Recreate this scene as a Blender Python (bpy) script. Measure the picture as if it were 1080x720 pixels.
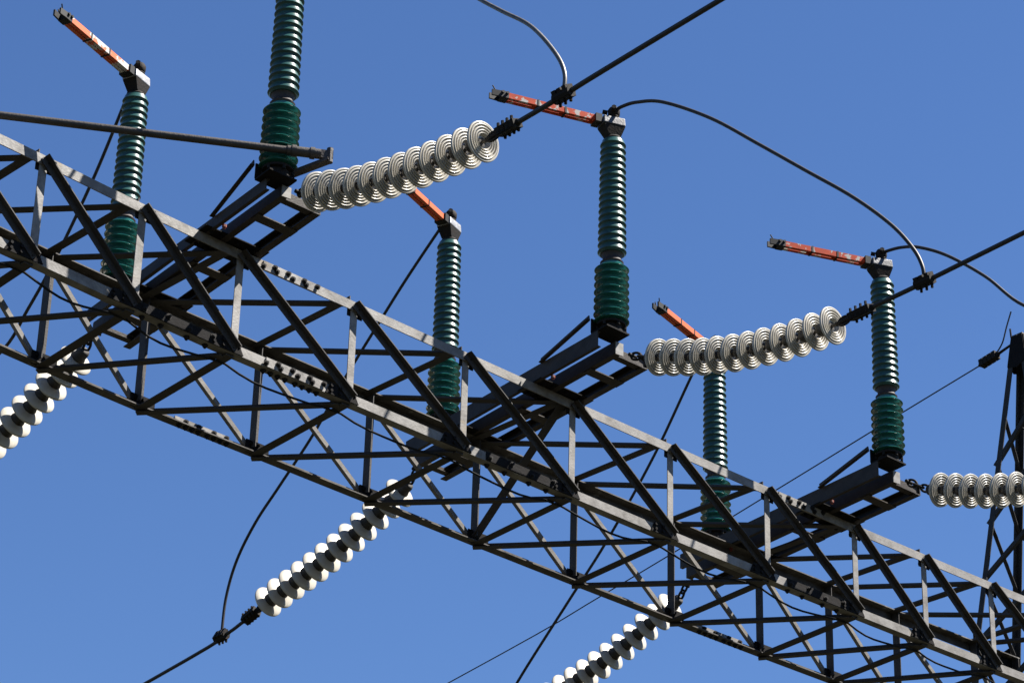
import bpy, bmesh, math, random
from mathutils import Vector, Matrix
random.seed(7)
for o in list(bpy.data.objects):
    bpy.data.objects.remove(o)
S = bpy.context.scene
COL = S.collection
R = math.radians

# ---------------------------------------------------------------- camera, sky, sun, exposure
Z0 = 10.35                                     # height of the girder's bottom chord above the ground
cam_d = bpy.data.cameras.new('camera')
cam = bpy.data.objects.new('camera', cam_d)
COL.objects.link(cam)
cam_d.sensor_fit = 'HORIZONTAL'
cam_d.sensor_width = 36.0
cam_d.lens = 100.87
cam_d.clip_start = 0.1
cam_d.clip_end = 6000
right = Vector((0.73914, -0.67308, 0.02523))
down = Vector((0.32838, 0.32739, -0.88599))
fwd = Vector((0.58808, 0.66316, 0.46301))
M3 = Matrix((right, -down, -fwd)).transposed()
cam.matrix_world = Matrix.Translation(Vector((-13.495, -13.804, -8.648 + Z0))) @ M3.to_4x4()
S.camera = cam

SUN_DIR = Vector((1.17, -1.0, 2.1)).normalized()      # from the scene towards the sun
sun_el = math.asin(SUN_DIR.z)
world = bpy.data.worlds.new('World')
S.world = world
world.use_nodes = True
wn = world.node_tree
bg = wn.nodes['Background']
sky = wn.nodes.new('ShaderNodeTexSky')
sky.sky_type = 'NISHITA'
sky.sun_disc = False
sky.sun_elevation = sun_el
sky.sun_rotation = math.atan2(SUN_DIR.x, SUN_DIR.y)
sky.altitude = 200
sky.air_density = 1.0
sky.dust_density = 0.0
sky.ozone_density = 6.0
hs = wn.nodes.new('ShaderNodeHueSaturation')       # deep clear blue
hs.inputs['Saturation'].default_value = 1.10
hs.inputs['Value'].default_value = 0.905
hs.inputs['Hue'].default_value = 0.507
wn.links.new(sky.outputs[0], hs.inputs['Color'])
wn.links.new(hs.outputs[0], bg.inputs[0])
bg.inputs[1].default_value = 0.05
sl = bpy.data.lights.new('sun', 'SUN')
sl.energy = 5.0
sl.angle = R(0.5)
sl.color = (1.0, 0.95, 0.88)
sun = bpy.data.objects.new('sun', sl)
COL.objects.link(sun)
sun.rotation_euler = SUN_DIR.to_track_quat('Z', 'Y').to_euler()
S.view_settings.view_transform = 'Standard'
S.view_settings.look = 'None'
S.view_settings.gamma = 1
S.view_settings.exposure = 1.72
S.view_settings.use_curve_mapping = False

# ---------------------------------------------------------------- materials
def mat(name, col, rough=0.6, metal=0.0, col2=None, scale=8.0, lo=0.4, hi=0.65, detail=6.0, bump=0.0,
        bscale=60.0, coat=0.0, spec=0.5, third=None, t_scale=3.0, t_lo=0.6, t_hi=0.75, rvar=0.0):
    m = bpy.data.materials.new(name)
    m.use_nodes = True
    nt = m.node_tree
    b = nt.nodes['Principled BSDF']
    b.inputs['Roughness'].default_value = rough
    b.inputs['Metallic'].default_value = metal
    b.inputs['Specular IOR Level'].default_value = spec
    b.inputs['Coat Weight'].default_value = coat
    b.inputs['Coat Roughness'].default_value = 0.08
    tc = nt.nodes.new('ShaderNodeTexCoord')
    def rnd(sc, l, h, seed):
        n = nt.nodes.new('ShaderNodeTexNoise')
        n.noise_dimensions = '4D'
        n.inputs['W'].default_value = seed
        n.inputs['Scale'].default_value = sc
        n.inputs['Detail'].default_value = detail
        n.inputs['Roughness'].default_value = 0.62
        nt.links.new(tc.outputs['Object'], n.inputs['Vector'])
        r = nt.nodes.new('ShaderNodeMapRange')
        r.inputs['From Min'].default_value = l
        r.inputs['From Max'].default_value = h
        nt.links.new(n.outputs['Fac'], r.inputs['Value'])
        return r.outputs['Result'], n
    def mix(fac, a, c):
        x = nt.nodes.new('ShaderNodeMix')
        x.data_type = 'RGBA'
        nt.links.new(fac, x.inputs['Factor'])
        if isinstance(a, tuple):
            x.inputs['A'].default_value = (*a, 1)
        else:
            nt.links.new(a, x.inputs['A'])
        x.inputs['B'].default_value = (*c, 1)
        return x.outputs['Result']
    src = None
    if col2 is not None:
        f, n = rnd(scale, lo, hi, 1.3)
        src = mix(f, col, col2)
        if rvar:
            mr = nt.nodes.new('ShaderNodeMapRange')
            mr.inputs['To Min'].default_value = rough - rvar
            mr.inputs['To Max'].default_value = rough + rvar
            nt.links.new(f, mr.inputs['Value'])
            nt.links.new(mr.outputs['Result'], b.inputs['Roughness'])
    if third is not None:
        f, n = rnd(t_scale, t_lo, t_hi, 7.7)
        src = mix(f, src if src is not None else col, third)
    if src is None:
        b.inputs['Base Color'].default_value = (*col, 1)
    else:
        nt.links.new(src, b.inputs['Base Color'])
    if bump:
        n = nt.nodes.new('ShaderNodeTexNoise')
        n.inputs['Scale'].default_value = bscale
        nt.links.new(tc.outputs['Object'], n.inputs['Vector'])
        bp = nt.nodes.new('ShaderNodeBump')
        bp.inputs['Strength'].default_value = bump
        bp.inputs['Distance'].default_value = 0.01
        nt.links.new(n.outputs['Fac'], bp.inputs['Height'])
        nt.links.new(bp.outputs['Normal'], b.inputs['Normal'])
    return m

M = {
    'chord': mat('weathered zinc', (0.20, 0.19, 0.175), 0.6, 0.0, (0.085, 0.078, 0.07), 9, 0.35, 0.7, bump=0.15,
                 third=(0.20, 0.14, 0.06), t_scale=5.5, t_lo=0.62, t_hi=0.8, rvar=0.1, spec=0.3),
    'chord_dark': mat('shaded chord zinc', (0.095, 0.088, 0.08), 0.65, 0.0, (0.04, 0.035, 0.03), 9, 0.35, 0.65, bump=0.15,  # shade on the far chords' undersides put into a darker zinc
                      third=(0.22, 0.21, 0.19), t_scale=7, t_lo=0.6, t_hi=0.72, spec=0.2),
    'diag_light': mat('dull grey zinc', (0.16, 0.15, 0.135), 0.62, 0.0, (0.07, 0.062, 0.054), 9, 0.35, 0.7, bump=0.15, spec=0.25),
    'brace': mat('shaded zinc', (0.042, 0.038, 0.035), 0.65, 0.0, (0.025, 0.022, 0.02), 11, 0.35, 0.7, bump=0.15,  # shade of the bracing painted in, far darker than the chord zinc
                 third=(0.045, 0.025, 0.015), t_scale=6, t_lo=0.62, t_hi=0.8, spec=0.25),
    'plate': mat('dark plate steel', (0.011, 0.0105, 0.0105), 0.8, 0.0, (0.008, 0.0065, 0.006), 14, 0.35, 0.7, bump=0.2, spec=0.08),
    'channel': mat('channel steel', (0.042, 0.035, 0.029), 0.55, 0.0, (0.022, 0.017, 0.0135), 8, 0.35, 0.7, bump=0.2,
                   third=(0.045, 0.02, 0.011), t_scale=5, t_lo=0.66, t_hi=0.8, spec=0.15),
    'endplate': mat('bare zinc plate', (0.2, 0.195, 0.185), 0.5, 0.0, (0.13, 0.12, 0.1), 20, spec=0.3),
    'bolt': mat('bolt steel', (0.018, 0.0165, 0.015), 0.75, 0.0, (0.011, 0.009, 0.008), 30, spec=0.15),
    'iron': mat('cast iron', (0.014, 0.0125, 0.011), 0.75, 0.0, (0.024, 0.013, 0.008), 25, 0.5, 0.75, bump=0.2, spec=0.12),
    'rusty': mat('rusty collar', (0.03, 0.019, 0.015), 0.7, 0.1, (0.016, 0.013, 0.012), 30, bump=0.3),
    'porcelain': mat('white porcelain', (0.40, 0.375, 0.32), 0.3, 0.0, (0.29, 0.265, 0.21), 14, 0.45, 0.8, coat=0.1, spec=0.35),
    'green_up': mat('grey green porcelain', (0.022, 0.072, 0.064), 0.30, 0.0, (0.013, 0.042, 0.038), 9, 0.4, 0.75, coat=0.0, spec=0.42),
    'green_low': mat('green porcelain', (0.015, 0.115, 0.096), 0.17, 0.0, (0.009, 0.075, 0.062), 9, 0.4, 0.75, coat=0.5),
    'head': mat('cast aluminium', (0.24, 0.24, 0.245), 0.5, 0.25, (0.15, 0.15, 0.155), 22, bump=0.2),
    'head_shaded': mat('shaded cast aluminium', (0.075, 0.077, 0.083), 0.5, 0.2, (0.045, 0.045, 0.048), 22, bump=0.2),  # near heads: their weaker sunlight put into a darker base colour
    'orange': mat('orange paint', (0.50, 0.10, 0.026), 0.55, 0.0, (0.42, 0.08, 0.02), 20, 0.4, 0.7, spec=0.3),
    'orange_worn': mat('worn orange paint', (0.42, 0.046, 0.009), 0.6, 0.0, (0.28, 0.026, 0.007), 18, 0.4, 0.7, spec=0.12,
                       third=(0.36, 0.34, 0.31), t_scale=16.0, t_lo=0.545, t_hi=0.56),
    'orange_flaked': mat('flaked orange paint', (0.50, 0.10, 0.026), 0.6, 0.0, (0.42, 0.08, 0.02), 18, 0.4, 0.7, spec=0.3,
                       third=(0.4, 0.39, 0.37), t_scale=7.0, t_lo=0.51, t_hi=0.53),
    'cap': mat('galvanised cap', (0.055, 0.052, 0.047), 0.7, 0.0, (0.03, 0.026, 0.022), 25, spec=0.2),
    'contact': mat('contact metal', (0.012, 0.012, 0.012), 0.6, 0.0, (0.035, 0.032, 0.027), 40, 0.55, 0.75, spec=0.2),
    'conductor': mat('stranded conductor', (0.016, 0.015, 0.0145), 0.55, 0.3, (0.03, 0.027, 0.025), 40),
    'jumper': mat('weathered jumper', (0.028, 0.025, 0.022), 0.5, 0.2, (0.018, 0.015, 0.013), 30, spec=0.3),
    'pipe': mat('dull pipe', (0.042, 0.034, 0.027), 0.6, 0.1, (0.02, 0.015, 0.012), 12, 0.35, 0.7, bump=0.2),
    'rubber': mat('black cable sheath', (0.012, 0.012, 0.012), 0.85, spec=0.1),
    'aluminium': mat('bright aluminium rod', (0.07, 0.066, 0.06), 0.45, 0.3, (0.12, 0.115, 0.105), 30),
    'mast': mat('mast steel', (0.03, 0.029, 0.028), 0.65, 0.0, (0.018, 0.016, 0.014), 9, 0.35, 0.7, bump=0.2, spec=0.25),
    'ground': mat('dry grass ground', (0.022, 0.023, 0.015), 0.95, 0.0, (0.032, 0.028, 0.018), 0.6, 0.35, 0.7, spec=0.1),
    'red_paint': mat('old red paint', (0.20, 0.03, 0.012), 0.6, 0.0, (0.06, 0.02, 0.015), 30),
    'concrete': mat('concrete', (0.3, 0.29, 0.27), 0.9, 0.0, (0.2, 0.19, 0.17), 6),
}

# ---------------------------------------------------------------- mesh helpers
def finish(bm):
    bmesh.ops.recalc_face_normals(bm, faces=bm.faces[:])

def add_sweep(bm, pts, a, b, poly, cap=True):
    """sweep a closed polygon given in the (a, b) frame along pts; a, b fixed"""
    a, b = Vector(a), Vector(b)
    rings = []
    for p in pts:
        rings.append([bm.verts.new(Vector(p) + a * u + b * w) for u, w in poly])
    n = len(poly)
    for r0, r1 in zip(rings, rings[1:]):
        for i in range(n):
            bm.faces.new((r0[i], r0[(i + 1) % n], r1[(i + 1) % n], r1[i]))
    if cap:
        bm.faces.new(rings[0][::-1])
        bm.faces.new(rings[-1])

def L_poly(la, lb, t):
    return [(0, 0), (la, 0), (la, t), (t, t), (t, lb), (0, lb)]

def C_poly(h, w, t):                       # channel: web along b (0..h), flanges along a (0..w)
    return [(0, 0), (w, 0), (w, t), (t, t), (t, h - t), (w, h - t), (w, h), (0, h)]

def perp(v, d):
    v = Vector(v)
    v = v - d * v.dot(d)
    return v.normalized()

def add_angle(bm, p0, p1, a, b, la, lb, t=0.007):
    p0, p1 = Vector(p0), Vector(p1)
    d = (p1 - p0).normalized()
    a = perp(a, d)
    b = Vector(b) - d * Vector(b).dot(d)
    b = (b - a * b.dot(a)).normalized()
    add_sweep(bm, [p0, p1], a, b, L_poly(la, lb, t))

def add_bar(bm, p0, p1, a, wa, wb):
    """rectangular bar centred on p0-p1; wa wide along a, wb across"""
    p0, p1 = Vector(p0), Vector(p1)
    d = (p1 - p0).normalized()
    a = perp(a, d)
    b = d.cross(a)
    add_sweep(bm, [p0, p1], a, b, [(-wa/2, -wb/2), (wa/2, -wb/2), (wa/2, wb/2), (-wa/2, wb/2)])

def add_box(bm, c, sx, sy, sz, rot=None):
    m = Matrix.Translation(Vector(c)) @ (rot.to_4x4() if rot else Matrix.Identity(4)) @ Matrix.Diagonal((sx, sy, sz, 1))
    bmesh.ops.create_cube(bm, size=1.0, matrix=m)

def frame_z(d):
    return Vector(d).normalized().to_track_quat('Z', 'Y').to_matrix()

def add_cyl(bm, p0, p1, r0, r1=None, seg=16, cap=True):
    p0, p1 = Vector(p0), Vector(p1)
    d = p1 - p0
    m = Matrix.Translation((p0 + p1) / 2) @ frame_z(d).to_4x4()
    bmesh.ops.create_cone(bm, cap_ends=cap, segments=seg, radius1=r0, radius2=r0 if r1 is None else r1, depth=d.length, matrix=m)

def add_lathe(bm, prof, seg=40, m=None, close=False):
    rings = []
    for r, z in prof:
        if r < 1e-6:
            rings.append([bm.verts.new((0, 0, z))])
        else:
            rings.append([bm.verts.new((r*math.cos(2*math.pi*i/seg), r*math.sin(2*math.pi*i/seg), z)) for i in range(seg)])
    pairs = list(zip(rings, rings[1:]))
    if close:
        pairs.append((rings[-1], rings[0]))
    for r0, r1 in pairs:
        for i in range(seg):
            j = (i + 1) % seg
            if len(r0) == 1 and len(r1) == 1:
                continue
            if len(r0) == 1:
                bm.faces.new((r0[0], r1[i], r1[j]))
            elif len(r1) == 1:
                bm.faces.new((r0[i], r0[j], r1[0]))
            else:
                bm.faces.new((r0[i], r0[j], r1[j], r1[i]))
    if m is not None:
        vs = [v for r in rings for v in r]
        bmesh.ops.transform(bm, matrix=m, verts=vs)

def catmull(pts, n=8):
    P = [Vector(p) for p in pts]
    P = [P[0]*2 - P[1]] + P + [P[-1]*2 - P[-2]]
    out = []
    for i in range(1, len(P) - 2):
        p0, p1, p2, p3 = P[i-1:i+3]
        for k in range(n):
            t = k / n
            out.append(0.5*((2*p1) + (p2-p0)*t + (2*p0-5*p1+4*p2-p3)*t*t + (3*p1-p0-3*p2+p3)*t**3))
    out.append(P[-2])
    return out

def add_tube(bm, pts, r, seg=10, cap=True):
    pts = [Vector(p) for p in pts]
    rings = []
    up = Vector((0.31, 0.17, 0.93))
    for i, p in enumerate(pts):
        d = (pts[min(i+1, len(pts)-1)] - pts[max(i-1, 0)]).normalized()
        a = perp(up, d)
        b = d.cross(a)
        up = a
        rr = r[i] if isinstance(r, (list, tuple)) else r
        rings.append([bm.verts.new(p + a*rr*math.cos(2*math.pi*k/seg) + b*rr*math.sin(2*math.pi*k/seg)) for k in range(seg)])
    for r0, r1 in zip(rings, rings[1:]):
        for i in range(seg):
            bm.faces.new((r0[i], r0[(i+1) % seg], r1[(i+1) % seg], r1[i]))
    if cap:
        bm.faces.new(rings[0][::-1])
        bm.faces.new(rings[-1])

def add_plate(bm, corners, n, t):
    n = Vector(n).normalized()
    lo = [bm.verts.new(Vector(c)) for c in corners]
    hi = [bm.verts.new(Vector(c) + n*t) for c in corners]
    k = len(corners)
    bm.faces.new(lo[::-1])
    bm.faces.new(hi)
    for i in range(k):
        bm.faces.new((lo[i], lo[(i+1) % k], hi[(i+1) % k], hi[i]))

def add_bolt(bm, p, n, r=0.014, h=0.016):
    n = Vector(n).normalized()
    add_cyl(bm, Vector(p), Vector(p) + n*h, r, seg=6)

ROOT = {}
def empty(name, loc, label, cat, group=None):
    o = bpy.data.objects.new(name, None)
    COL.objects.link(o)
    o.location = Vector(loc) + Vector((0, 0, Z0))
    o.empty_display_size = 0.2
    ROOT[o.name] = Vector(loc)
    o['label'] = label
    o['category'] = cat
    if group:
        o['group'] = group
    return o

def obj(name, bm, m, parent=None, base=None, smooth=False):
    """link bm as one mesh object; vertices are given in the girder frame (or local, when base is False)"""
    finish(bm)
    if base is None and parent is not None:
        bmesh.ops.translate(bm, verts=bm.verts[:], vec=-ROOT[parent.name])
    me = bpy.data.meshes.new(name)
    bm.to_mesh(me)
    bm.free()
    me.materials.append(m)
    if smooth:
        for p in me.polygons:
            p.use_smooth = True
        try:
            me.set_sharp_from_angle(angle=R(42))
        except Exception:
            pass
    o = bpy.data.objects.new(name, me)
    COL.objects.link(o)
    if parent is not None:
        o.parent = parent
    return o

# ---------------------------------------------------------------- ground
bm = bmesh.new()
g = 3000
vs = [bm.verts.new(v) for v in ((-g, -g, 0), (g, -g, 0), (g, g, 0), (-g, g, 0))]
bm.faces.new(vs)
ground = obj('ground', bm, M['ground'])
ground['kind'] = 'structure'

# ---------------------------------------------------------------- the lattice girder
W, H = 1.03, 0.70
XS = [-8.75, -7.85, -6.98, -6.12, -5.305, -4.52, -3.713, -2.724, -1.693, -0.644, 0.368, 1.428, 2.443, 3.285, 4.139, 5.17, 5.75]
I0 = 4                                        # XS[I0] is panel point 0
ZB = -0.085
def sag(x):
    x = max(x, -6.0)
    return 0.0027*((x - 1.6)**2 - 9) - 0.022*math.exp(-((x + 4.0)/1.3)**2)
def nU(i): x = XS[i]; return Vector((x, 0, H + sag(x)))
def nM(i): x = XS[i]; return Vector((x, 0, sag(x)))
def nB(i): x = XS[i] - 0.02; return Vector((x, W, ZB + sag(x)))
def nF(i): x = XS[i] - 0.02; return Vector((x, W, H + sag(x)))
NP = len(XS)
X, Y, Z = Vector((1, 0, 0)), Vector((0, 1, 0)), Vector((0, 0, 1))

gird = empty('lattice_girder', (-1.6, 0.5, 0.0),
             'long grey steel lattice box girder crossing the picture and carrying the insulator frames', 'girder')
def chord(pts, corner, a, b, la=0.085, lb=0.07, mm='chord'):
    bm = bmesh.new()
    add_sweep(bm, [p + Vector(corner) for p in pts], a, b, L_poly(la, lb, 0.009))
    return obj('chord', bm, M[mm], gird)
chord([nU(i) for i in range(NP)], (0, 0, 0.040), Y, -Z)
chord([nM(i) for i in range(NP)], (0, 0, -0.037), Y, Z, 0.075, 0.068)
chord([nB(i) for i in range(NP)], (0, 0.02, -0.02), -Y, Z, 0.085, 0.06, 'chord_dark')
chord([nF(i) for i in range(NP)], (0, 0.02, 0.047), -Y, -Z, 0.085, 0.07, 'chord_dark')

def brace(p0, p1, a, b, la, lb, m='brace'):
    bm = bmesh.new()
    add_angle(bm, p0, p1, a, b, la, lb)
    return obj('brace', bm, M[m], gird)
NEAR_UP = {}
for i in range(NP):
    u, m_, b_, f_ = nU(i), nM(i), nB(i), nF(i)
    # upright of the near face: flat leg towards -Y, second leg inwards
    NEAR_UP[i] = brace(u + Vector((0.045, 0.012, 0.03)), m_ + Vector((0.045, 0.012, -0.03)), -X, Y, 0.058, 0.05, 'chord')
    # upright of the far face, outstanding leg towards the near side
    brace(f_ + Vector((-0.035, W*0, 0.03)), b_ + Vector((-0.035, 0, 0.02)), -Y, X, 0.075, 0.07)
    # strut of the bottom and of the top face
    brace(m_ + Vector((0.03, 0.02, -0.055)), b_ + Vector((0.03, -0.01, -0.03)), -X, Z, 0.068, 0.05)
    if i < NP - 1:
        brace(u + Vector((-0.02, 0.015, 0.030)), f_ + Vector((-0.02, 0.0, 0.030)), -X, Z, 0.066, 0.05)
    if i == NP - 1:
        break
    u1, m1, b1, f1 = nU(i+1), nM(i+1), nB(i+1), nF(i+1)
    # near face diagonal, outstanding leg on its upper edge towards -Y
    d = (m1 - u).normalized()
    upn = perp(Z, d)
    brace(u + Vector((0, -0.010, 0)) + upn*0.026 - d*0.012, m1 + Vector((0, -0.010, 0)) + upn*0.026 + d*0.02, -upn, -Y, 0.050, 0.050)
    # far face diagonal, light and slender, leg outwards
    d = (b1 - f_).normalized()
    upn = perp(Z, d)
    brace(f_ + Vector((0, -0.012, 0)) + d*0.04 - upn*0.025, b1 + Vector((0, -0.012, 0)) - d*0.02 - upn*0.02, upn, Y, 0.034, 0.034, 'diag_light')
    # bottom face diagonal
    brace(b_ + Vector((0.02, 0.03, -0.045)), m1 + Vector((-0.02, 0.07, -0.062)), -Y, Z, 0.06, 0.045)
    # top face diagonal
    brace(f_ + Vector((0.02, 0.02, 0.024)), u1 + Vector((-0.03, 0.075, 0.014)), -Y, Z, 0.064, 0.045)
# one cross diagonal inside the girder at the middle support
brace(nU(I0+5) + Vector((-0.03, 0.03, 0)), nB(I0+5) + Vector((0.02, -0.03, 0.02)), -X, Z, 0.07, 0.06)

def gusset(c, w, h, y, n, rake=0.0, nb=3):
    """bolted plate on a chord panel point, in an X-Z plane"""
    bm = bmesh.new()
    pts = [(c.x - w/2, y, c.z - h/2), (c.x + w/2 + rake, y, c.z - h/2), (c.x + w/2, y, c.z + h/2), (c.x - w/2 + rake*0.8, y, c.z + h/2)]
    add_plate(bm, pts, n, 0.008)
    for k in range(nb):
        for q in (-1, 1):
            add_bolt(bm, (c.x - w*0.32 + k*w*0.32, y + Vector(n).y*0.008, c.z + q*h*0.22), n, 0.012, 0.014)
    return obj('gusset_plate', bm, M['plate'], gird)
for i in range(2, NP - 1):
    gusset(nM(i) + Vector((-0.085, 0, 0.008)), 0.24, 0.085, -0.0015, -Y, 0.05, 2)
    gusset(nB(i) + Vector((0.02, 0, 0.03)), 0.20, 0.10, W - 0.02, -Y, 0.0, 2)
for i in range(2, NP - 1):
    gusset(nU(i) + Vector((0.03, 0, -0.02)), 0.13, 0.10, 0.020, Y, 0.0, 2)

BOLT = None
def bolt(p, n, parent):
    """a hexagon bolt with washer, as an object of its own under the given part (all share one mesh)"""
    global BOLT
    if BOLT is None:
        bm = bmesh.new()
        add_cyl(bm, (0, 0, 0), (0, 0, 0.005), 0.021, seg=12)
        add_cyl(bm, (0, 0, 0.0055), (0, 0, 0.016), 0.0155, seg=6)
        add_cyl(bm, (0, 0, 0.0165), (0, 0, 0.024), 0.009, seg=8)
        finish(bm)
        BOLT = bpy.data.meshes.new('bolt')
        bm.to_mesh(BOLT)
        bm.free()
        BOLT.materials.append(M['bolt'])
    o = bpy.data.objects.new('bolt', BOLT)
    COL.objects.link(o)
    o.parent = parent
    o.matrix_local = Matrix.Translation(Vector(p) - ROOT['lattice_girder']) @ frame_z(n).to_4x4() @ Matrix.Rotation(random.uniform(0, 1), 4, 'Z')
    return o

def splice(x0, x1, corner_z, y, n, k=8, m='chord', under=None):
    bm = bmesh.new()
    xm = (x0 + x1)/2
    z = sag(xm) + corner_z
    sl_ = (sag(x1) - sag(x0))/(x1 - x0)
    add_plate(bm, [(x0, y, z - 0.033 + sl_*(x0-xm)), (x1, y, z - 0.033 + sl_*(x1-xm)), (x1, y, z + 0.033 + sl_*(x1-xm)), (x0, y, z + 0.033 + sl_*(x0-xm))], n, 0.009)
    pl = obj('splice_or_shade_plate', bm, M[m], gird)
    for j in range(k):
        t = (j + 0.5 + (-0.2 if j < k//2 else 0.2))/k
        x = x0 + (x1 - x0)*t
        bolt((x + (0.02 if j % 2 else -0.02), y + Vector(n).y*0.0095, z + (0.012 if j % 2 else -0.012) + sl_*(x-xm)), n, pl)
        if under:
            bolt((x, under[0], under[1] + sag(x)), -Z, pl)
for i in range(3, NP - 1):                    # bolt heads at the ends of the near uprights
    for z, sg in ((H - 0.005, 1), (0.005, 1)):
        p = Vector((XS[i] + 0.018, -0.0015, z + sag(XS[i])))
        for dx in (0.0, 0.05):
            o = bolt(p + Vector((dx + (0.02 if z > 0.3 else -0.02), 0, 0.012 if dx else -0.012)), -Y, NEAR_UP[i])
            o.scale = (0.75, 0.75, 0.75)
for x0, x1 in ((-3.52, -3.06), (1.56, 2.06)):
    splice(x0, x1, H + 0.003, -0.0015, -Y)
for x0, x1, mm in ((-3.44, -2.95, 'chord'), (1.64, 2.30, 'plate'), (-4.46, -3.86, 'plate'), (-1.47, -0.80, 'plate')):  # near-black plates paint the support frames' shadow onto this chord
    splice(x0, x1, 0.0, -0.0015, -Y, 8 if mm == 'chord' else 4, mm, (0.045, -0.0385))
for x0, x1 in ((-3.42, -2.98), (1.68, 2.19)):
    splice(x0, x1, ZB + 0.02, W + 0.0085, -Y, 8, 'chord', (W - 0.03, ZB - 0.0215))

# control cable strung loosely along the near bottom chord
bm = bmesh.new()
pts = []
for i in range(1, NP - 2):
    a, b = nM(i) + Vector((0.04, 0.13, -0.06)), nM(i+1) + Vector((-0.03, 0.10, -0.055))
    for k in range(8):
        t = k/8
        pts.append(a.lerp(b, t) - Z*(0.24*t*(1-t) + 0.006*math.sin(9*t + i)))
add_tube(bm, pts, 0.008, 6)
cc = obj('control_cable', bm, M['rubber'], None, False, True)
cc.location = (0, 0, Z0)
cc['label'] = 'thin black cable hanging in loops under the near bottom chord of the girder'
cc['category'] = 'cable'

# ---------------------------------------------------------------- support frames on the girder
CX = [-4.0, -0.978, 2.011]
SK = 0.0955                                   # the frames stand slightly askew on the girder
TOPZ = 0.743
FR_LBL = ['dark steel channel frame across the girder beside the grey drive rod',
          'dark steel channel frame across the middle of the girder between the other two',
          'dark steel channel frame across the girder on the side of the lattice mast']
for c in range(3):
    cx, zs = CX[c], sag(CX[c])
    z0 = TOPZ + zs
    rt = empty('support_frame', (cx, 0, z0), FR_LBL[c], 'support frame', 'channel frames across the girder')
    def P(dx, y, z):                          # dx from the post axis at y = -0.75
        return Vector((cx + dx + SK*(y + 0.75), y, z0 + z))
    ax = (P(0, 1, 0) - P(0, 0, 0)).normalized()
    side = perp(X, ax)
    def channel(dx, y0, y1, h, w, flip=1, zz=0.0):
        bm = bmesh.new()
        add_sweep(bm, [P(dx, y0, zz), P(dx, y1, zz)], side*flip, Z, C_poly(h, w, 0.008))
        return obj('channel_beam', bm, M['channel'], rt)
    hA, hB, dA = ((0.085, 0.084, -0.080), (0.125, 0.10, -0.125), (0.125, 0.10, -0.125))[c]
    hP = hA + 0.001                           # underside of the post base plates
    channel(dA, -0.74, 1.62, hA, 0.03)
    channel(0.045, -0.74, 1.72, hB, 0.05)
    channel(0.385, -0.73, 1.74, 0.085, 0.055, -1)
    # flat battens under the wide pair
    for y in (-0.42, 0.40, 1.35):
        bm = bmesh.new()
        add_sweep(bm, [P(0.05, y, -0.009), P(0.38, y, -0.009)], ax, Z, [(-0.045, 0), (0.045, 0), (0.045, 0.008), (-0.045, 0.008)])
        obj('batten', bm, M['channel'], rt)
    for y in (-0.18, 1.02):
        bm = bmesh.new()
        add_cyl(bm, P(dA + 0.04, y, -0.02), P(dA + 0.04, y, -0.0005), 0.016, seg=8)
        add_cyl(bm, P(dA + 0.04, y, -0.03), P(dA + 0.04, y, -0.02), 0.01, seg=8)
        pk = obj('clamp_bolt', bm, M['red_paint'], rt)
    # saddle plates where the frame lies on the chords
    for y in (0.05, W):
        bm = bmesh.new()
        add_sweep(bm, [P(-0.13, y, 0.002), P(0.40, y, 0.002)], ax, Z, [(-0.14, 0), (0.14, 0), (0.14, 0.007), (-0.14, 0.007)])
        for dx in (-0.06, 0.02, 0.15, 0.3):
            for q in (-0.1, 0.1):
                add_bolt(bm, P(dx, y + q, 0.002), -Z, 0.014, 0.02)
        obj('saddle_plate', bm, M['plate'], rt)
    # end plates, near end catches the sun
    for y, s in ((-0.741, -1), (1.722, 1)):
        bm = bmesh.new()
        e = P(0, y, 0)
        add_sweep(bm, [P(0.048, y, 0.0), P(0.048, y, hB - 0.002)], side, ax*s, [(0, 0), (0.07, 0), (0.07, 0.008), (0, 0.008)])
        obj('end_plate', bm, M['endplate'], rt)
        bm = bmesh.new()
        add_angle(bm, P(0.05, y + 0.03*(-s), 0.012), P(0.38, y + 0.03*(-s), 0.012), ax*(-s), Z, 0.06, 0.06)
        obj('end_angle', bm, M['channel'], rt)
    # base plates of the two posts and lateral stay
    for y in (-0.745, 1.245):
        bm = bmesh.new()
        add_sweep(bm, [P(-0.122, y, hP), P(0.10, y, hP)], ax, Z, [(-0.10, 0), (0.085, 0), (0.085, 0.012), (-0.10, 0.012)])
        for dx in (-0.09, 0.095):
            for q in (-0.085, 0.085):
                add_bolt(bm, P(dx*0.85, y + q*0.8, hP + 0.012), Z, 0.014, 0.03)
        obj('base_plate', bm, M['plate'], rt)
    bm = bmesh.new()
    add_angle(bm, P(-0.13, -0.66, hP + 0.109), P(dA - 0.005, -0.10, hA - 0.013), Z, -side, 0.045, 0.03)
    obj('stay', bm, M['channel'], rt)
    bm = bmesh.new()
    add_bar(bm, P(-0.10, -0.665, hP + 0.012), P(-0.10, -0.665, hP + 0.124), X, 0.05, 0.01)
    obj('stay_lug', bm, M['plate'], rt)

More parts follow.
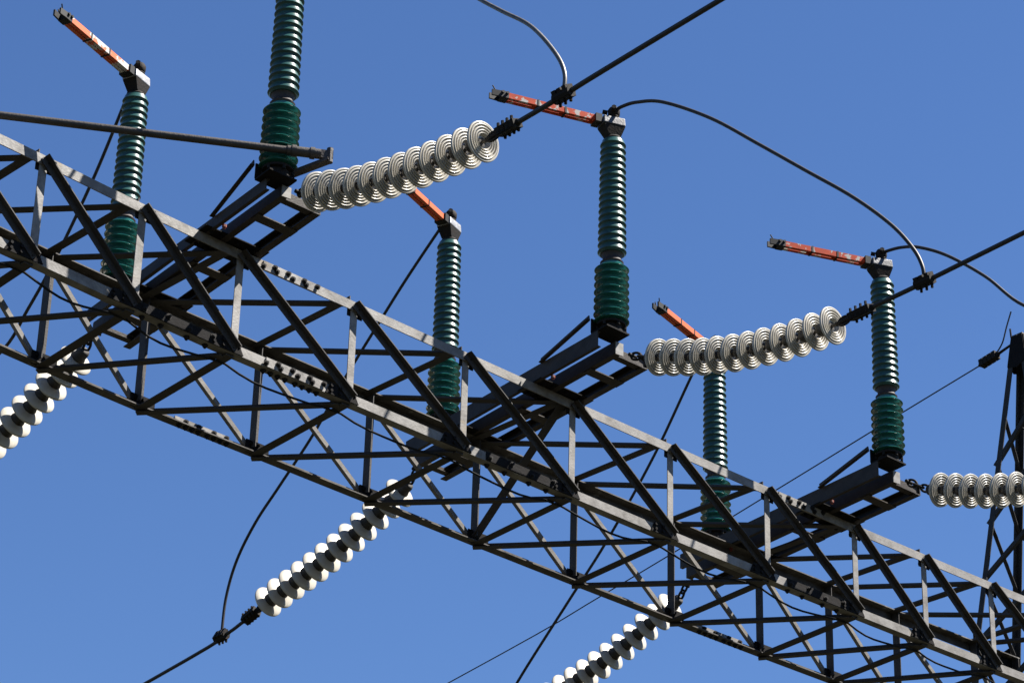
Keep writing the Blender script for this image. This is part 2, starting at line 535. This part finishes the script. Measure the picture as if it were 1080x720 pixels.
# ---------------------------------------------------------------- switch posts
def shed_profile(z0, z1, n, core, r0, r1, thick, thin=False):
    """stacked sheds on a core, outer surface only, from z0 up to z1"""
    prof = [(0, z0), (core*0.98, z0)]
    p = (z1 - z0)/n
    for k in range(n):
        z = z0 + k*p
        r = r0 + (r1 - r0)*k/(n - 1)
        cr = core + (r1 - r0)*k/(n - 1)
        if thin:
            prof += [(cr, z + 0.05*p), (cr + (r-cr)*0.18, z + 0.16*p), (cr + (r-cr)*0.6, z + 0.17*p), (r - 0.005, z + 0.16*p), (r, z + 0.22*p), (r - 0.003, z + 0.29*p),
                     (cr + (r-cr)*0.55, z + 0.37*p), (cr + (r-cr)*0.15, z + 0.45*p), (cr, z + 0.56*p)]
            continue
        prof += [(cr, z + 0.06*p), (cr + (r-cr)*0.35, z + 0.16*p), (r - thick*0.3, z + 0.20*p), (r, z + 0.28*p),
                 (r - thick*0.25, z + 0.40*p), (cr + (r-cr)*0.45, z + 0.64*p), (cr + (r-cr)*0.1, z + 0.86*p), (cr, z + 0.97*p)]
    prof += [(core + (r1-r0), z1), (0, z1)]
    return prof

PZ = TOPZ + 0.098                             # posts stand on the base plates
ARM_NEAR = math.atan2(0.29, -0.83)
ARM_FAR = math.atan2(-0.30, -0.85)
def make_post(loc, label, arm_ang, arm_mat, arm_label):
    rt = empty('post_insulator', loc, label, 'insulator', 'green switch posts on the frames')
    bm = bmesh.new()                          # bearing housing
    add_lathe(bm, [(0, 0), (0.085, 0), (0.085, 0.018), (0.078, 0.02), (0.078, 0.055), (0.105, 0.060), (0.105, 0.076), (0, 0.076)], 24)
    for k in range(6):
        a = k*math.pi/3 + 0.3
        add_bolt(bm, (0.10*math.cos(a), 0.10*math.sin(a), 0.035), Z, 0.011, 0.026)
    obj('bearing_housing', bm, M['iron'], rt, False, True)
    bm = bmesh.new()
    add_lathe(bm, shed_profile(0.078, 0.560, 8, 0.083, 0.130, 0.126, 0.03, True), 48)
    obj('lower_porcelain', bm, M['green_low'], rt, False, True)
    bm = bmesh.new()
    add_lathe(bm, [(0, 0.562), (0.080, 0.562), (0.086, 0.575), (0.074, 0.587), (0.066, 0.605), (0.072, 0.63), (0.080, 0.643), (0, 0.643)], 32)
    obj('collar', bm, M['rusty'], rt, False, True)
    bm = bmesh.new()
    add_lathe(bm, shed_profile(0.645, 1.60, 17, 0.091, 0.106, 0.096, 0.012), 48)
    obj('upper_porcelain', bm, M['green_up'], rt, False, True)
    # head: cap, tapered neck and casting in line with the arm
    rot = Matrix.Rotation(arm_ang, 3, 'Z')
    bm = bmesh.new()
    add_lathe(bm, [(0, 1.602), (0.066, 1.602), (0.07, 1.615), (0.058, 1.632), (0, 1.632)], 28)
    lo = [(-0.045, -0.045, 1.633), (0.05, -0.045, 1.633), (0.05, 0.045, 1.633), (-0.045, 0.045, 1.633)]
    hi = [(-0.072, -0.060, 1.714), (0.100, -0.060, 1.714), (0.100, 0.060, 1.714), (-0.072, 0.060, 1.714)]
    vv = [[bm.verts.new(rot @ Vector(p)) for p in ring] for ring in (lo, hi)]
    for i in range(4):
        bm.faces.new((vv[0][i], vv[0][(i+1) % 4], vv[1][(i+1) % 4], vv[1][i]))
    bm.faces.new(vv[0][::-1])
    bm.faces.new(vv[1])
    obj('neck', bm, M['iron'], rt, False, True)
    bm = bmesh.new()
    hi = [(-0.075, -0.064, 1.716), (0.105, -0.064, 1.716), (0.105, 0.064, 1.716), (-0.075, 0.064, 1.716)]
    top = [(-0.07, -0.06, 1.787), (0.10, -0.057, 1.783), (0.10, 0.057, 1.783), (-0.07, 0.06, 1.787)]
    vv = [[bm.verts.new(rot @ Vector(p)) for p in ring] for ring in (hi, top)]
    for i in range(4):
        bm.faces.new((vv[0][i], vv[0][(i+1) % 4], vv[1][(i+1) % 4], vv[1][i]))
    bm.faces.new(vv[0][::-1])
    bm.faces.new(vv[1])
    hd = obj('head_casting', bm, M['head_shaded' if loc[1] < 0 else 'head'], rt, False)
    mod = hd.modifiers.new('soft', 'BEVEL')
    mod.width = 0.008
    mod.segments = 2
    mod.limit_method = 'ANGLE'
    bm = bmesh.new()
    add_lathe(bm, [(0, 1.792), (0.04, 1.792), (0.043, 1.81), (0.036, 1.82), (0.046, 1.835), (0.047, 1.87), (0.034, 1.892), (0, 1.895)], 12,
              Matrix.Translation((0.005, 0, 0)))
    for a in (0.6, 2.4, 4.0):
        add_bolt(bm, (0.045*math.cos(a), 0.045*math.sin(a), 1.852), (math.cos(a), math.sin(a), 0.2), 0.019, 0.036)
    obj('terminal_stud', bm, M['iron'], rt, False, True)
    # swinging arm: two painted bars side by side with clips, fork contact at the tip
    def A(r, s, z):
        return rot @ Vector((r, s, z))
    bm = bmesh.new()
    for s in (-0.021, 0.021):
        add_sweep(bm, [A(0.13, s, 1.752), A(0.865, s, 1.752)], rot @ Y, Z, [(-0.0155, -0.023), (0.0155, -0.023), (0.0155, 0.023), (-0.0155, 0.023)])
    arm = obj('switch_arm', bm, M[arm_mat], rt, False)
    if arm_label:
        arm['label'] = arm_label
    for r, l, w, h in ((0.137, 0.05, 0.10, 0.066), (0.40, 0.014, 0.078, 0.053), (0.62, 0.014, 0.078, 0.053)):
        bm = bmesh.new()
        add_box(bm, A(r, 0, 1.752), l, w, h, rot)
        obj('arm_clip', bm, M['contact'], rt, False)
    bm = bmesh.new()
    add_box(bm, A(0.885, 0, 1.752), 0.06, 0.080, 0.053, rot)
    for s in (-0.04, 0.04):
        add_sweep(bm, [A(0.915, s*0.8, 1.752), A(0.985, s*0.65, 1.752)], rot @ Y, Z, [(-0.007, -0.024), (0.007, -0.024), (0.007, 0.024), (-0.007, 0.024)])
    for s in (-0.018, 0.018):
        add_cyl(bm, A(0.885 + s, -0.052, 1.765), A(0.885 + s, 0.052, 1.765), 0.011, seg=8)
    add_cyl(bm, A(0.95, 0.02, 1.77), A(0.985, 0.035, 1.805), 0.005, seg=6)
    add_cyl(bm, A(0.92, -0.03, 1.775), A(0.935, -0.033, 1.81), 0.005, seg=6)
    obj('fork_contact', bm, M['contact'], rt, False)
    return rt

POST = [  # near posts then far posts
    (CX[0], -0.75, 'green insulator post above the crank of the drive rod, its top out of the picture', ARM_NEAR, 'orange_worn', None),
    (CX[1], -0.75, 'green insulator post at the near end of the middle frame with worn red arm', ARM_NEAR, 'orange_worn', 'chipped red arm with patches of white'),
    (CX[2], -0.75, 'green insulator post with worn red arm on the frame nearest the mast', ARM_NEAR - 0.06, 'orange_worn', 'chipped red arm with patches of white'),
    (CX[0] + 0.142, 1.245, 'green insulator post behind the drive rod with flaking orange and white arm', ARM_FAR, 'orange_flaked', 'orange arm with large flakes of white'),
    (CX[1] + 0.142, 1.245, 'green insulator post whose clean orange arm runs behind the white disc string', ARM_FAR, 'orange', 'clean orange arm'),
    (CX[2] + 0.142, 1.245, 'green insulator post with its head hidden behind a white disc string', ARM_FAR - 0.085, 'orange', 'clean orange arm'),
]
for x, y, lbl, ang, am, al in POST:
    make_post((x, y, PZ + sag(x) + (0.0 if x < -3 else 0.04)), lbl, ang, am, al)

# ---------------------------------------------------------------- disc strings
def resample(pts, s):
    """point and direction at arc length s along a polyline"""
    acc = 0
    for a, b in zip(pts, pts[1:]):
        l = (b - a).length
        if acc + l >= s:
            return a.lerp(b, (s - acc)/l), (b - a).normalized()
        acc += l
    d = (pts[-1] - pts[-2]).normalized()
    return pts[-1] + d*(s - acc), d

def make_disc_meshes():
    bm = bmesh.new()
    prof = [(0.045, 0.006), (0.060, 0.009), (0.085, 0.014), (0.112, 0.021), (0.129, 0.031), (0.1325, 0.036), (0.1315, 0.044), (0.1275, 0.047),
            (0.121, 0.046)]
    for r1, r2 in ((0.118, 0.102), (0.098, 0.083), (0.079, 0.065), (0.061, 0.049)):
        prof += [(r1 + 0.0005, 0.039), (r1 - 0.001, 0.038), (r1 - 0.003, 0.048), (r1 - 0.006, 0.0515), (r2 + 0.005, 0.0515), (r2 + 0.002, 0.048), (r2, 0.038)]
    prof += [(0.044, 0.034), (0.040, 0.026), (0.0, 0.024)]
    add_lathe(bm, prof, 56)
    finish(bm)
    d = bpy.data.meshes.new('disc')
    bm.to_mesh(d); bm.free()
    d.materials.append(M['porcelain'])
    bm = bmesh.new()
    add_lathe(bm, [(0, -0.084), (0.028, -0.084), (0.040, -0.078), (0.047, -0.06), (0.048, -0.02), (0.058, 0.004), (0.056, 0.012), (0, 0.012)], 28)
    add_cyl(bm, (0, 0, 0.02), (0, 0, 0.075), 0.012, seg=10)
    add_cyl(bm, (0, 0, 0.025), (0, 0, 0.034), 0.028, seg=16)
    finish(bm)
    c = bpy.data.meshes.new('cap')
    bm.to_mesh(c); bm.free()
    c.materials.append(M['cap'])
    for me in (d, c):
        for p in me.polygons:
            p.use_smooth = True
        me.set_sharp_from_angle(angle=R(50))
    return d, c
DISC, CAP = make_disc_meshes()

def oval(bm, c, d, n, L, w, r):
    """a chain link: oval ring, long along d, lying in the plane normal to n"""
    d = Vector(d).normalized(); n = perp(n, d); e = d.cross(n)
    pts = []
    for k in range(20):
        a = 2*math.pi*k/20
        pts.append(Vector(c) + d*(L/2)*math.cos(a) + e*(w/2)*math.sin(a))
    add_tube(bm, pts + [pts[0]], r, 6, False)

def make_string(att, first, path, end, label, group, cond, clabel, cgroup, crad):
    """att: shackle point on the frame; path: polyline through the disc centres from first to last disc; end: clamp end"""
    rt = empty('insulator_string', att, label, 'insulator string', group)
    att = Vector(att)
    pts = catmull(path, 10)
    L = sum((b - a).length for a, b in zip(pts, pts[1:]))
    for k in range(12):
        p, d = resample(pts, L*k/11)
        o = bpy.data.objects.new('disc', DISC)
        COL.objects.link(o)
        o.parent = rt
        spin = Matrix.Rotation(random.uniform(0, 6.28), 3, 'Z')
        rotm = frame_z(d + Vector((random.uniform(-.015, .015), random.uniform(-.015, .015), random.uniform(-.015, .015)))) @ spin
        o.matrix_local = Matrix.Translation(p - att - d*0.02) @ rotm.to_4x4()
        c = bpy.data.objects.new('cap', CAP)
        COL.objects.link(c)
        c.parent = o
        if k == 0:
            p_first, d_first = p, d
    p_last, d_last = p, d
    # shackle and links
    bm = bmesh.new()
    e0 = p_first - d_first*0.10
    v = e0 - att
    n = max(2, round(v.length/0.075))
    for k in range(n):
        c = att + v*(k + 0.5)/n
        oval(bm, c, v, Z if k % 2 else X, v.length/n + 0.03, 0.052, 0.010)
    add_cyl(bm, att - Vector((0.035, 0, 0)), att + Vector((0.035, 0, 0)), 0.014, seg=10)
    obj('shackle', bm, M['bolt'], rt, None, True)
    # strain clamp
    end = Vector(end)
    q0 = p_last + d_last*0.05
    dd = (end - q0).normalized()
    Lc = (end - q0).length
    bm = bmesh.new()
    add_cyl(bm, q0, q0 + dd*Lc*0.35, 0.016, seg=10)
    oval(bm, q0 + dd*Lc*0.22, dd, X, 0.10, 0.055, 0.011)
    obj('link_rod', bm, M['bolt'], rt, None, True)
    bm = bmesh.new()
    a, b = q0 + dd*Lc*0.33, end
    add_tube(bm, [a, a.lerp(b, .15), a.lerp(b, .5), a.lerp(b, .85), b], [0.018, 0.028, 0.033, 0.03, 0.018], 10)
    for k in range(4):
        c = a.lerp(b, 0.2 + 0.2*k)
        e = perp(Z, dd)
        add_box(bm, c, 0.08, 0.055, 0.045, frame_z(dd) @ Matrix.Rotation(0.4, 3, 'Z'))
        for s in (-1, 1):
            sd = perp(X, dd)
            add_cyl(bm, c + sd*0.03*s - e*0.036, c + sd*0.03*s + e*0.045, 0.010, seg=6)
    obj('strain_clamp', bm, M['iron'], rt, None, True)
    # conductor
    bm = bmesh.new()
    add_tube(bm, [end - dd*0.1] + catmull([end] + cond, 6), crad, 10)
    base = end
    bmesh.ops.translate(bm, verts=bm.verts[:], vec=-base)
    co = obj('conductor', bm, M['conductor'], None, False, True)
    co.location = base + Z*Z0
    co['label'] = clabel
    co['category'] = 'conductor'
    co['group'] = cgroup

V = Vector
NS = 'white disc strings on the near side of the girder'
FS = 'white disc strings on the far side of the girder'
NC = 'conductors leaving over the viewer'
FC = 'conductors leaving on the far side'
n2 = [V(p) for p in [(-0.810, -1.044, 0.641), (-0.795, -1.467, 0.499), (-0.780, -1.902, 0.393), (-0.765, -2.324, 0.335), (-0.755, -2.621, 0.318)]]
n1 = [V(p) for p in [(-3.842, -0.967, 0.760), (-3.827, -1.410, 0.628), (-3.811, -1.860, 0.548), (-3.799, -2.207, 0.507), (-3.787, -2.520, 0.482)]]
D3 = V((2.972, -0.06, -0.071))
n3 = [p + D3 for p in n2]
def near_span(p, dz):                         # conductor running on over the viewer
    return [V(q) + V((0, 0, dz)) for q in p]
make_string((-0.812, -0.80, 0.743), n2[0], n2, (-0.741, -2.990, 0.336),
            'string of white discs reaching out from the near end of the middle frame', NS,
            [V((-0.726, -3.426, 0.358)), V((-0.699, -4.207, 0.414)), V((-0.43, -12, 0.95)), V((0.0, -25, 1.7)), V((0.7, -45, 3.4))],
            'dark conductor from the middle near string, meeting the jumper of the middle post', NC, 0.0165)
make_string((-3.848, -0.80, 0.825), n1[0], n1, (-3.776, -2.855, 0.488),
            'string of white discs beside the drive rod crank, in front of an orange arm', NS,
            [V((-3.763, -3.225, 0.511)), V((-3.72, -4.474, 0.600)), V((-3.45, -12, 1.1)), V((-3.0, -25, 1.9)), V((-2.3, -45, 3.6))],
            'dark conductor crossing in front of the worn red arm near the top edge', NC, 0.0165)
make_string((2.155, -0.82, 0.727), n3[0], n3, V((-0.741, -2.990, 0.336)) + D3,
            'string of white discs in front of the lattice mast', NS,
            [V((-0.726, -3.426, 0.358)) + D3, V((-0.699, -4.207, 0.414)) + D3, V((2.55, -12, 0.85)), V((3.0, -25, 1.6)), V((3.7, -45, 3.3))],
            'dark conductor from the string beside the lattice mast', NC, 0.0165)
f2 = [V(p) for p in [(-0.667, 1.908, 0.600), (-0.676, 2.153, 0.502), (-0.695, 2.697, 0.303), (-0.721, 3.440, 0.115)]]
DF = [V((0, 0, 0)), V((-3.040, 0.0, 0.045)), V((2.990, 0.02, -0.060))]
fl = ['string of white discs below the girder ending at the clamp of a looping jumper',
      'string of white discs below the girder under the drive rod',
      'string of white discs below the girder under the post with the hidden head']
fcl = ['dark conductor running down from the clamp under the middle far string',
       'dark conductor from the far string below the drive rod',
       'dark conductor from the far string nearest the mast']
for k, dx in enumerate(DF):
    make_string(V((-0.655, 1.752, 0.740)) + dx, f2[0] + dx, [p + dx for p in f2], V((-0.731, 3.76, 0.022)) + dx, fl[k], FS,
                [V((-0.742, 4.037, -0.042)) + dx, V((-0.775, 4.992, -0.185)) + dx, V((-1.0, 12, -1.0)) + dx, V((-1.45, 25, -2.0)) + dx, V((-2.15, 45, -2.6)) + dx],
                fcl[k], FC, 0.0145)

# ---------------------------------------------------------------- jumpers
def jumper(pts, label, group, r, clampdir, mm='jumper'):
    pts = [V(p) for p in pts]
    base = pts[-1]
    rt = empty('jumper_cable', base, label, 'jumper cable', group)
    bm = bmesh.new()
    add_tube(bm, catmull(pts, 8), r, 12)
    obj('cable', bm, M[mm], rt, None, True)
    bm = bmesh.new()
    cd = V(clampdir).normalized()
    e = perp(Z, cd)
    add_cyl(bm, base - cd*0.07, base + cd*0.07, 0.036, seg=10)
    for q in (-0.045, 0.0, 0.045):
        add_box(bm, base + cd*q + e*0.01, 0.068, 0.078, 0.032, frame_z(cd) @ Matrix.Rotation(0.5, 3, 'Z'))
        add_cyl(bm, base + cd*q + e*0.058 + X*0.02, base + cd*q - e*0.052 + X*0.02, 0.010, seg=6)
    obj('clamp', bm, M['iron'], rt, None)
    return rt
j2 = [(-0.978, -0.76, 2.735), (-0.97, -0.833, 2.748), (-0.957, -0.979, 2.726), (-0.934, -1.232, 2.622), (-0.893, -1.671, 2.306), (-0.855, -2.092, 1.924), (-0.817, -2.495, 1.551),
      (-0.782, -2.881, 1.193), (-0.755, -3.177, 0.87), (-0.74, -3.34, 0.631), (-0.734, -3.406, 0.475), (-0.727, -3.412, 0.360)]
NJ = 'jumpers from the near posts'
FJ = 'jumpers from the far posts'
jumper(j2, 'black jumper arching from the middle post head down to the conductor clamp', NJ, 0.0135, (0, -1, 0))
j1 = [V(p) + V((-3.01, 0.0, dz)) for p, dz in zip(j2[:6], (0.07, 0.06, 0.04, 0.01, -0.01, -0.015))] + [V(p) for p in [(-3.82, -2.49, 1.530), (-3.801, -2.696, 1.345), (-3.779, -2.939, 1.129), (-3.762, -3.138, 0.858),
      (-3.757, -3.225, 0.67), (-3.763, -3.225, 0.511)]]
jumper(j1, 'pale jumper curving down from the top edge to the conductor over the red arm', NJ, 0.0135, (0, -1, 0), 'aluminium')
j3 = [(2.005, -0.75, 2.71), (2.014, -0.778, 2.721), (2.029, -0.943, 2.704), (2.045, -1.123, 2.639), (2.069, -1.385, 2.467), (2.1, -1.72, 2.16), (2.13, -2.041, 1.799)] + \
     [V(p) + D3 for p in j2[6:]]
jumper(j3, 'black jumper arching from the post nearest the mast out of the picture', NJ, 0.0135, (0, -1, 0))
k2 = [(-0.836, 1.26, 2.72), (-0.816, 1.373, 2.690), (-0.804, 1.784, 2.397), (-0.794, 2.13, 2.12), (-0.78, 2.595, 1.736), (-0.769, 2.943, 1.405), (-0.757, 3.363, 1.091), (-0.748, 3.665, 0.868),
      (-0.741, 3.898, 0.603), (-0.738, 4.015, 0.304), (-0.740, 4.037, -0.035)]
jumper(k2, 'black jumper dropping behind the girder and looping to the lower clamp', FJ, 0.0125, (0, 1, 0))
k1 = [(-3.856, 1.26, 2.72), (-3.836, 1.391, 2.579), (-3.825, 1.741, 2.048), (-3.813, 2.159, 1.545), (-3.803, 2.489, 1.24), (-3.792, 2.835, 1.002)] + \
     [V(p) + DF[1] for p in k2[7:]]
jumper(k1, 'black jumper dropping steeply behind the drive rod from the flaked arm post', FJ, 0.0125, (0, 1, 0))
k3 = [(2.153, 1.26, 2.70), (2.177, 1.476, 2.58), (2.193, 2.008, 1.908), (2.211, 2.602, 1.299), (2.225, 3.084, 0.888), (2.245, 3.755, 0.311)] + \
     [V((2.249, 4.03, -0.02)), V((2.250, 4.057, -0.100))]
jumper(k3, 'black jumper dropping straight behind the girder from the post with hidden head', FJ, 0.0125, (0, 1, 0))

# ---------------------------------------------------------------- drive rod and crank of the first post
rt = empty('drive_rod', (-3.784, -1.015, 1.043), 'long dull grey drive rod ending in a crank lever at the green post', 'drive rod')
bm = bmesh.new()
a, b = V((-3.784, -1.015, 1.043)), V((-5.6, 0.09, 1.043))
d = (b - a).normalized()
add_cyl(bm, a + d*0.09, b + d*3.0, 0.026, seg=16)
obj('pipe', bm, M['pipe'], rt, None, True)
bm = bmesh.new()
add_cyl(bm, a + d*0.06, a + d*0.28, 0.034, seg=16)
add_cyl(bm, a + d*0.10, a + d*0.13, 0.041, seg=16)
add_cyl(bm, a + d*0.22, a + d*0.25, 0.041, seg=16)
add_bar(bm, a - d*0.02, a + d*0.10, Z, 0.06, 0.03)
obj('rod_sleeve', bm, M['pipe'], rt, None, True)
bm = bmesh.new()
add_bar(bm, V((-3.93, -0.77, 0.93)), a + V((0, 0, -0.035)), Z, 0.022, 0.06)
add_cyl(bm, a + V((0, 0, -0.055)), a + V((0, 0, 0.05)), 0.022, seg=12)
obj('crank_lever', bm, M['pipe'], rt, None)

# ---------------------------------------------------------------- the mast at the girder's end
mast = empty('lattice_mast', (5.46, 0.515, -Z0), 'dark steel lattice mast with pointed peak at the end of the girder', 'mast')
mx, my = 5.455, 0.515
def leg_pt(sx, sy, z):
    if z >= 0.7:
        t = (z - 0.7)/(3.62 - 0.7)
        hx, hy = 0.29*(1-t) + 0.075*t, 0.515*(1-t) + 0.075*t
    else:
        t = (0.7 - z)/(0.7 + Z0)
        hx, hy = 0.29 + 0.65*t, 0.515 + 0.45*t
    return V((mx + sx*hx, my + sy*hy, z))
for sx in (-1, 1):
    for sy in (-1, 1):
        bm = bmesh.new()
        add_sweep(bm, [leg_pt(sx, sy, z) for z in (-Z0 + 0.2, 0.7, 3.72)], X*-sx, Y*-sy, L_poly(0.058, 0.058, 0.008))
        obj('leg', bm, M['mast'], mast)
        bm = bmesh.new()
        p = leg_pt(sx, sy, -Z0)
        add_box(bm, p + V((0, 0, 0.12)), 0.5, 0.5, 0.24)
        obj('footing', bm, M['concrete'], mast)
LV = [-Z0 + 0.6, -8.4, -6.7, -5.1, -3.6, -2.2, -1.0, 0.0, 0.72, 1.32, 1.87, 2.43, 2.92, 3.34]
def face(c0, c1, out, flip):
    o_ = V(out)*-0.004
    for k, (za, zb) in enumerate(zip(LV, LV[1:])):
        up = za > 0.6                          # above the girder all braces lean the same way
        s, e = (c0, c1) if ((k + flip) % 2 == 0 or up) else (c1, c0)
        if zb > 3.3:
            continue
        bm = bmesh.new()
        add_angle(bm, leg_pt(*s, za) + o_, leg_pt(*e, zb) + o_, Z, V(out)*-1, 0.038, 0.036, 0.006)
        obj('brace', bm, M['mast'], mast)
        if (k % 2 == 0 and not up) or abs(za - 2.92) < .01:
            bm = bmesh.new()
            add_angle(bm, leg_pt(*s, za) + o_*3, leg_pt(*e, za) + o_*3, Z, V(out)*-1, 0.042, 0.04, 0.006)
            obj('brace', bm, M['mast'], mast)
face((-1, -1), (1, -1), -Y, 0)
face((1, 1), (-1, 1), Y, 1)
face((-1, 1), (-1, -1), -X, 1)
face((1, -1), (1, 1), X, 0)
for (c0, c1, n) in (((-1, -1), (1, -1), -Y), ((-1, 1), (1, 1), Y), ((-1, -1), (-1, 1), -X), ((1, -1), (1, 1), X)):
    bm = bmesh.new()
    z0, z1 = 3.40, 3.70
    add_plate(bm, [leg_pt(*c0, z0 + 0.03), leg_pt(*c0, z0).lerp(leg_pt(*c1, z0), 0.5) - Z*0.03, leg_pt(*c1, z0), leg_pt(*c1, z1), leg_pt(*c0, z1)], n, 0.008)
    obj('peak_plate', bm, M['plate'], mast)
for (sx, sy) in ((-1, 1), (1, 1), (-1, -1), (1, -1)):
    p = leg_pt(sx, sy, 0.70)
    bm = bmesh.new()
    add_plate(bm, [p + V((-sx*0.02, sy*0.004, -0.13)), p + V((-sx*0.24, sy*0.004, -0.06)), p + V((-sx*0.16, sy*0.004, 0.10)), p + V((-sx*0.02, sy*0.004, 0.2))], (0, sy, 0), 0.009)
    obj('gusset_plate', bm, M['plate'], mast)
bm = bmesh.new()
for sx in (-1, 1):
    add_cyl(bm, leg_pt(sx, 1, 3.70), leg_pt(sx, 1, 3.70) + V((0.01*sx, 0, 0.09)), 0.009, seg=8)
obj('peak_bolt', bm, M['bolt'], mast)

# shield wire from the peak
w0 = V((5.40, 0.60, 3.64))
rt = empty('shield_wire', w0, 'thin shield wire clamped to the mast peak and running off behind the girder', 'wire')
wp = [w0, V((5.408, 0.783, 3.60)), V((5.442, 1.911, 3.44)), V((5.493, 3.615, 3.19)), V((5.568, 6.1, 2.84)), V((5.646, 8.716, 2.54)), V((6.0, 20, 1.5)), V((6.8, 45, 0.6))]
bm = bmesh.new()
add_tube(bm, catmull(wp, 6), 0.0065, 8)
obj('wire', bm, M['conductor'], rt, None, True)
bm = bmesh.new()
a, b = V((5.408, 0.74, 3.612)), V((5.415, 0.99, 3.572))
d = (b - a).normalized()
add_tube(bm, [w0, a, a.lerp(b, .1), a.lerp(b, .9), b], [0.012, 0.014, 0.03, 0.03, 0.012], 8)
for q in (0.2, 0.4, 0.6, 0.8):
    add_box(bm, a.lerp(b, q), 0.075, 0.07, 0.045, frame_z(d))
obj('strain_clamp', bm, M['iron'], rt, None)
bm = bmesh.new()
add_tube(bm, catmull([a + d*0.06, V((5.406, 0.70, 3.70)), V((5.404, 0.64, 3.84)), V((5.402, 0.575, 3.98))], 5), 0.007, 6)
obj('wire_tail', bm, M['conductor'], rt, None, True)
